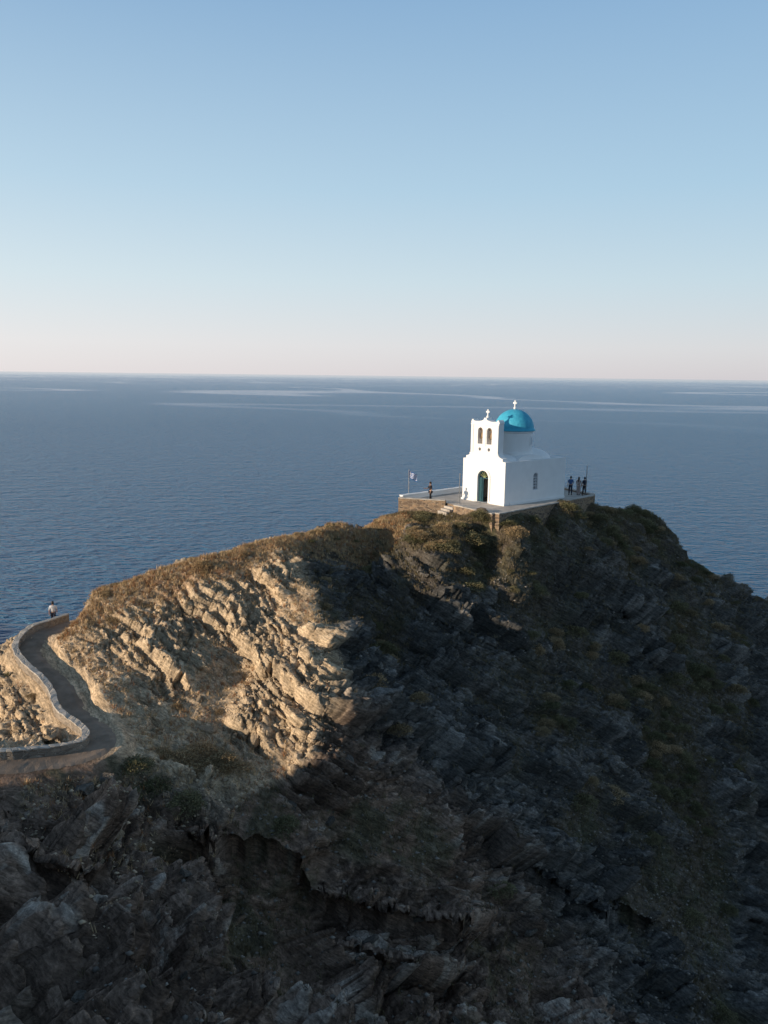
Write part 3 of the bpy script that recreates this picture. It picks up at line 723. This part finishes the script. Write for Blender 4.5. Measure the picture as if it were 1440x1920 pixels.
    for a in range(9):
        for bq in range(16):
            ph = math.pi*a/8*.62; th = 2*math.pi*bq/16
            back = .5+.5*math.sin(th); rz = .115; z_ = 1.655+rz*math.cos(ph*(1+.35*back))
            if hair == 'long' and a > 5 and back > .3: z_ -= (a-5)*.10
            v.append((.088*math.sin(min(ph*1.1, 1.6))*math.cos(th), hy+.015+.108*math.sin(min(ph*1.1, 1.6))*math.sin(th), z_))
    for a in range(8):
        for bq in range(16): f.append((a*16+bq, a*16+(bq+1) % 16, a*16+16+(bq+1) % 16, a*16+16+bq))
    s.add(v, f); s.build('hair', M_hair, parent=root, smooth=True)
    for sx in (-.032, .032):
        s = MB(); s.box(sx-.012, sx+.012, hy-.105, hy-.085, 1.635, 1.648); s.build('eye', M_ck, parent=root)
    s = MB(); s.add([(-.014, hy-.085, 1.60), (.014, hy-.085, 1.60), (0, hy-.12, 1.602), (0, hy-.088, 1.645)], [(0, 1, 2), (0, 2, 3), (1, 3, 2), (0, 3, 1)]); s.build('nose', M_skin, parent=root)
    return root
person(WALKER+Vector((0, 0, .035)), math.radians(-160), 'walker in white shirt and dark trousers on the path', M_cw, M_cn, stride=.22, arms=((.3, .3), (-.25, .3)))
person(G(807, 941, zt), math.radians(-70), 'person in dark clothes standing on the paved terrace', M_ck, M_ck, stride=.12, arms=((.5, 1.0), (.1, .3)), lean=.04)
person(G(1069, 928, zt), math.radians(180), 'person in blue shirt with hands at the waist on the terrace', M_cb, M_cn, stride=.05, arms=((.1, .9), (.1, .2)))
person(G(1084, 928, zt), math.radians(150), 'long-haired person in pale top and skirt looking at the sea', M_cp, M_cp, stride=.02, arms=((.05, .2), (.1, .8)), hair='long', h=1.66, skirt=True)
person(G(1095, 929, zt), math.radians(200), 'person in navy clothes leaning by the terrace post', M_cn, M_ck, stride=.08, arms=((.2, .9), (.05, .3)), h=1.70)

# ------------------------------------------------------------------ vegetation
def leaf_mat(name, c1, c2):
    m, nt, b = new_mat(name); N = nt.nodes; L = nt.links; b.inputs['Roughness'].default_value = .9; b.inputs['Specular IOR Level'].default_value = .1
    oi = N.new('ShaderNodeObjectInfo'); at = N.new('ShaderNodeAttribute'); at.attribute_name = 'Col'
    mx = N.new('ShaderNodeMix'); mx.data_type = 'RGBA'; mx.inputs[6].default_value = (*c1, 1); mx.inputs[7].default_value = (*c2, 1)
    L.new(oi.outputs['Random'], mx.inputs[0]); v = N.new('ShaderNodeVectorMath'); v.operation = 'MULTIPLY'
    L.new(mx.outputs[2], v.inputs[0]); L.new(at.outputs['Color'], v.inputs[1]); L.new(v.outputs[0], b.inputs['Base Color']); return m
ML = [leaf_mat('dry_scrub_leaf', (.40, .29, .165), (.27, .21, .12)), leaf_mat('green_scrub_leaf', (.13, .13, .068), (.21, .185, .10)), leaf_mat('straw_scrub_leaf', (.42, .28, .15), (.38, .29, .165))]
def shrub_mesh(k, mat):
    r = np.random.RandomState(100+k); nL = 2200
    th = r.rand(nL)*2*np.pi; ct = r.rand(nL)**.7; stt = np.sqrt(1-ct**2)
    D = np.stack([stt*np.cos(th), stt*np.sin(th), ct*.75], 1)
    lump = .68+.6*vn(D[:, 0]*2.4+k*7, D[:, 1]*2.4+11, D[:, 2]*2.4+5)
    rad = (.35+.65*r.rand(nL)**.45)*lump
    Pp = D*rad[:, None]; dirn = D+r.randn(nL, 3)*.55; dirn /= np.linalg.norm(dirn, axis=1)[:, None]
    sd = np.cross(dirn, r.randn(nL, 3)); sd /= np.linalg.norm(sd, axis=1)[:, None]
    ln = (.07+.12*r.rand(nL))[:, None]; wd_ = (.014+.018*r.rand(nL))[:, None]
    a = Pp-sd*wd_; b_ = Pp+sd*wd_; c = Pp+dirn*ln
    V = np.stack([a, b_, c], 1).reshape(-1, 3); Fc = np.arange(nL*3).reshape(-1, 3)
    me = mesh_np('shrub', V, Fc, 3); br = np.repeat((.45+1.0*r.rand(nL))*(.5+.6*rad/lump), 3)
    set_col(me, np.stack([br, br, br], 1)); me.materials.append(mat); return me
SH = [shrub_mesh(k, ML[k % 3]) for k in range(6)]
Xf = X.ravel(); Yf = Y.ravel(); dmask = (fine.ravel() > 0) & ((pd.ravel() > 1.6) | ((outer_m.ravel() > .5) & (wd2.ravel() > .5))) & (td.ravel() > .5) & (np.abs(Xf) < .49*Yf)
rkf = rock.ravel(); rdf = rd.ravel(); leftf = left.ravel(); slf = slope.ravel(); flf = flank.ravel()
front = (nx_*X+ny_*Y+nz_*(Z-CAMZ) < 0).ravel() & (VZ.ravel() > 4); dmask = dmask & front
cell = np.outer(np.gradient(ay), np.gradient(ax)).ravel()/.008
def pick(wgt, cnt, mind=0):
    wgt = (wgt*dmask*cell).astype(np.float64); c = np.cumsum(wgt); idx = np.searchsorted(c, rng.rand(cnt)*c[-1]); return np.clip(idx, 0, len(wgt)-1)
def put_shrub(co, s_, mi):
    o = bpy.data.objects.new('shrub', SH[mi]); o.location = (co[0], co[1], co[2]-.12*s_); o.rotation_euler = (random.uniform(-.15, .15), random.uniform(-.15, .15), random.uniform(0, 6.28))
    o.scale = (s_*random.uniform(.8, 1.3), s_*random.uniform(.8, 1.3), s_*random.uniform(.6, 1.0))
    lb = ['rounded dry brown scrub bush on rocky slope', 'dark olive scrub bush among schist rocks', 'straw coloured dry scrub bush on rocky slope'][mi % 3]
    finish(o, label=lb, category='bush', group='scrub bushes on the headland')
wg = (1.10-rkf)**2*(.3+2.0*(rdf < 2.5)+3.0*flf)*np.where(leftf > .5, .5, 1)
for i in pick(wg, 255):
    put_shrub(verts[i], random.uniform(.4, 1.0)*(1.0 if leftf[i] < .5 and rdf[i] > 3 else .45), random.choice([0, 1, 3, 4, 1, 4] if leftf[i] < .5 else [0, 2, 3, 5]))
def near_vertex(p):
    j = np.argmin(np.abs(ax-p.x)); k = np.argmin(np.abs(ay-p.y)); return verts[k*NX+j]
for (u_, v_, d_, s_, mi) in [(330,1420,39,.95,0),(370,1400,40,1.1,2),(410,1420,39.7,1.0,3),(300,1415,38.9,.8,3),(350,1440,38.6,.8,0),(440,1445,39.2,.9,5),(385,1435,39,.9,2),(250,1460,37,.9,1),(290,1480,36.5,1.0,4),(230,1500,35,.9,1),(330,1500,36,1.1,4),
                             (690,1360,46.5,1.1,3),(730,1380,45.5,1.0,0),(160,1650,27,.5,1),(560,1002,59,.6,0),(590,1002,60,.7,3),(470,1025,56,.4,0),(210,1150,49.5,.6,0),(380,1060,53,.8,2),(760,1330,48,.9,0),(830,1060,59,1.1,1),(880,1060,61,1.1,4),(1080,1180,62,1.2,1),(1150,1200,63,1.1,4),(1300,1260,67,1.3,1),
                             (60,1300,43.5,.4,0),(20,1260,45.5,.4,1),(900,1000,62.5,.7,1),(840,1000,63.2,.6,0),(950,1010,61.8,.8,4),(780,1010,61,.7,0),(810,990,64,.5,3)]:
    put_shrub(near_vertex(P(u_, v_, d_)), s_, mi)
# ground cover tufts
nT = 38000; idx = pick((1.12-rkf)*(.6+1.5*(rdf < 3)+1.0*flf)*np.where(outer_m.ravel() > .5, .3, 1), nT); nB = 7
base_p = verts[idx]+rng.randn(nT, 3).astype(np.float32)*[.04, .04, 0]
bp_ = np.repeat(base_p, nB, 0)+rng.randn(nT*nB, 3)*[.07, .07, 0]; hh = np.repeat(.10+.20*rng.rand(nT), nB)*(.6+.6*rng.rand(nT*nB))
tipv = bp_+np.stack([rng.randn(nT*nB)*.10, rng.randn(nT*nB)*.10, hh], 1); an_ = rng.rand(nT*nB)*6.28; sdv = np.stack([np.cos(an_), np.sin(an_), an_*0], 1)*.018
V = np.stack([bp_-sdv-[0, 0, .04], bp_+sdv-[0, 0, .04], tipv], 1).reshape(-1, 3)
me = mesh_np('dry_grass', V, np.arange(len(V)).reshape(-1, 3), 3)
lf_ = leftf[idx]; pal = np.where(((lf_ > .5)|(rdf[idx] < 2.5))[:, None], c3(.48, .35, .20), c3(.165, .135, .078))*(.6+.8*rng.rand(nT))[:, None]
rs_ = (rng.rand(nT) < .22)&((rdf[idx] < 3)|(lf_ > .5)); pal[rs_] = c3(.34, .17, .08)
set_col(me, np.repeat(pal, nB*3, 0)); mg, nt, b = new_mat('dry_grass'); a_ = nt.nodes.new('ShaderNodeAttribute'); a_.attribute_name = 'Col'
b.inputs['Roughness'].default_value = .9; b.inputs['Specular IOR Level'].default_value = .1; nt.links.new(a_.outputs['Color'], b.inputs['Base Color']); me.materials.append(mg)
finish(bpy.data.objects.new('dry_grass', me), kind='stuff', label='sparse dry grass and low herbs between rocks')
# loose rocks
def rock_mesh(k):
    r = random.Random(k); bm = bmesh.new(); bmesh.ops.create_cube(bm, size=2)
    bmesh.ops.scale(bm, vec=(1.0, .8, .45), verts=bm.verts)
    for _ in range(13):
        nvec = Vector((r.uniform(-1, 1), r.uniform(-1, 1), r.uniform(-.7, 1))).normalized(); sup = max(v.co.dot(nvec) for v in bm.verts)
        res = bmesh.ops.bisect_plane(bm, geom=bm.verts[:]+bm.edges[:]+bm.faces[:], plane_co=nvec*sup*r.uniform(.66, .86), plane_no=nvec, clear_outer=True)
        es = [g_ for g_ in res['geom_cut'] if isinstance(g_, bmesh.types.BMEdge)]
        if es: bmesh.ops.contextual_create(bm, geom=es)
    bmesh.ops.recalc_face_normals(bm, faces=bm.faces); me = bpy.data.meshes.new('rock'); bm.to_mesh(me); bm.free(); return me
MRK = [simple('grey_schist', (.19, .17, .145), (.10, .09, .078), .95, 2.5, 1.0, 6, spec=.1, bdist=.15), simple('tan_schist', (.50, .385, .265), (.33, .26, .18), .95, 2.5, 1.0, 6, spec=.1, bdist=.15)]
RK = []
for mm in MRK:
    for k in range(5):
        me = rock_mesh(k+1); me.materials.append(mm); RK.append(me)
def put_rock(co, s_, tan):
    o = bpy.data.objects.new('rock', RK[(5 if tan else 0)+random.randrange(5)]); o.location = co
    o.rotation_euler = (random.uniform(-.4, .4), random.uniform(.1, .7), random.uniform(0, 6.28)); o.scale = (s_*random.uniform(.9, 1.6), s_*random.uniform(.7, 1.1), s_*random.uniform(.5, 1.0))
    finish(o, label='tan angular schist rock in dry soil' if tan else 'dark grey angular schist slab on the slope', category='rock', group='loose rocks on the headland')
for i in pick(.3+rkf*(.4+(leftf < .5)), 130): put_rock(verts[i], random.uniform(.10, .42), leftf[i] > .5)
for (u_, v_, d_, s_) in [(155,1440,34.5,.5),(190,1425,35.5,.35)]:
    put_rock(near_vertex(P(u_, v_, d_)), s_, False)
# gravel stuff
nS = 24000; idx = pick(.6+.6*(1-rkf)+1.4*((Xf > 8) & (Yf < 60))+.8*(leftf > .5), nS); sz = .03+.12*rng.rand(nS)**3
octv = np.array([(1, 0, 0), (0, 1, 0), (-1, 0, 0), (0, -1, 0), (0, 0, .6), (0, 0, -.6)], float); octf = np.array([(0, 1, 4), (1, 2, 4), (2, 3, 4), (3, 0, 4), (1, 0, 5), (2, 1, 5), (3, 2, 5), (0, 3, 5)])
V = (verts[idx][:, None, :]+octv[None]*(sz[:, None, None])*(.6+.8*rng.rand(nS, 6, 3))); Fq = (octf[None]+np.arange(nS)[:, None, None]*6).reshape(-1, 3)
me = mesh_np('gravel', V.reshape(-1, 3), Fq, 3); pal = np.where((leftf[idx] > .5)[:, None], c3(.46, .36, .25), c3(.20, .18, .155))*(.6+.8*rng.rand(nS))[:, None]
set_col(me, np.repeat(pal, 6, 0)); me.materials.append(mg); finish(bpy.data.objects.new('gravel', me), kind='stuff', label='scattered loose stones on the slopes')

# ------------------------------------------------------------------ light, sky, camera
w = bpy.data.worlds.new('World'); sc.world = w; w.use_nodes = True; nt = w.node_tree; bg = nt.nodes['Background']; N = nt.nodes; L = nt.links
sky = N.new('ShaderNodeTexSky'); sky.sky_type = 'NISHITA'; sky.sun_disc = False; sky.sun_elevation = SUN_EL
sky.sun_rotation = math.atan2(math.cos(SUN_AZ), math.sin(SUN_AZ)) % (2*math.pi); sky.altitude = 50; sky.air_density = 1.0; sky.dust_density = .6; sky.ozone_density = 1.5
sk = N.new('ShaderNodeVectorMath'); sk.operation = 'SCALE'; sk.inputs['Scale'].default_value = .15; L.new(sky.outputs[0], sk.inputs[0])
tc = N.new('ShaderNodeTexCoord'); sx = N.new('ShaderNodeSeparateXYZ'); L.new(tc.outputs['Generated'], sx.inputs[0])
rp = N.new('ShaderNodeValToRGB'); L.new(sx.outputs['Z'], rp.inputs['Fac']); cr_ = rp.color_ramp
stops = [(0.0, (.65, .63, .685)), (.035, (.67, .68, .74)), (.11, (.56, .69, .78)), (.21, (.42, .615, .775)), (.39, (.27, .46, .69)), (.65, (.13, .225, .36)), (1.0, (.10, .16, .26))]
cr_.elements[0].position = 0; cr_.elements[0].color = (*stops[0][1], 1); cr_.elements[1].position = 1; cr_.elements[1].color = (*stops[-1][1], 1)
for p_, c_ in stops[1:-1]: el = cr_.elements.new(p_); el.color = (*c_, 1)
# brighter, creamier toward the sun side near the horizon
dx_ = N.new('ShaderNodeMapRange'); dx_.inputs['From Min'].default_value = .45; dx_.inputs['From Max'].default_value = -.9; dx_.inputs['To Min'].default_value = 0; dx_.inputs['To Max'].default_value = .30; L.new(sx.outputs['X'], dx_.inputs['Value'])
dz_ = N.new('ShaderNodeMapRange'); dz_.inputs['From Min'].default_value = 0; dz_.inputs['From Max'].default_value = .45; dz_.inputs['To Min'].default_value = 1; dz_.inputs['To Max'].default_value = 0; L.new(sx.outputs['Z'], dz_.inputs['Value'])
ml = N.new('ShaderNodeMath'); ml.operation = 'MULTIPLY'; L.new(dx_.outputs[0], ml.inputs[0]); L.new(dz_.outputs[0], ml.inputs[1])
gl = N.new('ShaderNodeVectorMath'); gl.operation = 'SCALE'; gl.inputs[0].default_value = (1.0, .88, .70); L.new(ml.outputs[0], gl.inputs['Scale'])
ad1 = N.new('ShaderNodeVectorMath'); ad1.operation = 'ADD'; L.new(rp.outputs[0], ad1.inputs[0]); L.new(gl.outputs[0], ad1.inputs[1])
mxs = N.new('ShaderNodeMix'); mxs.data_type = 'RGBA'; mxs.inputs[0].default_value = .88; L.new(sk.outputs[0], mxs.inputs[6]); L.new(ad1.outputs[0], mxs.inputs[7])
L.new(mxs.outputs[2], bg.inputs[0]); bg.inputs[1].default_value = 1.0
ld = bpy.data.lights.new('sun', 'SUN'); ld.energy = 5.0; ld.angle = math.radians(.5); ld.color = (1, .82, .62)
lo = bpy.data.objects.new('sun', ld); COL.objects.link(lo)
sd_ = Vector((LX*math.cos(SUN_EL), LY*math.cos(SUN_EL), -math.sin(SUN_EL))); lo.rotation_euler = sd_.to_track_quat('-Z', 'Y').to_euler(); lo.location = (-60, -30, 90)
cd = bpy.data.cameras.new('camera'); cd.sensor_fit = 'VERTICAL'; cd.sensor_height = 24; cd.sensor_width = 18; cd.lens = 24*FPX/1920; cd.clip_end = 200000; cd.clip_start = .1
co = bpy.data.objects.new('camera', cd); COL.objects.link(co)
Mx = Matrix(((Rt.x, Up.x, -Fw.x, 0), (Rt.y, Up.y, -Fw.y, 0), (Rt.z, Up.z, -Fw.z, CAMZ), (0, 0, 0, 1))); co.matrix_world = Mx
sc.camera = co
sc.view_settings.view_transform = 'Standard'; sc.view_settings.look = 'None'; sc.view_settings.exposure = 0
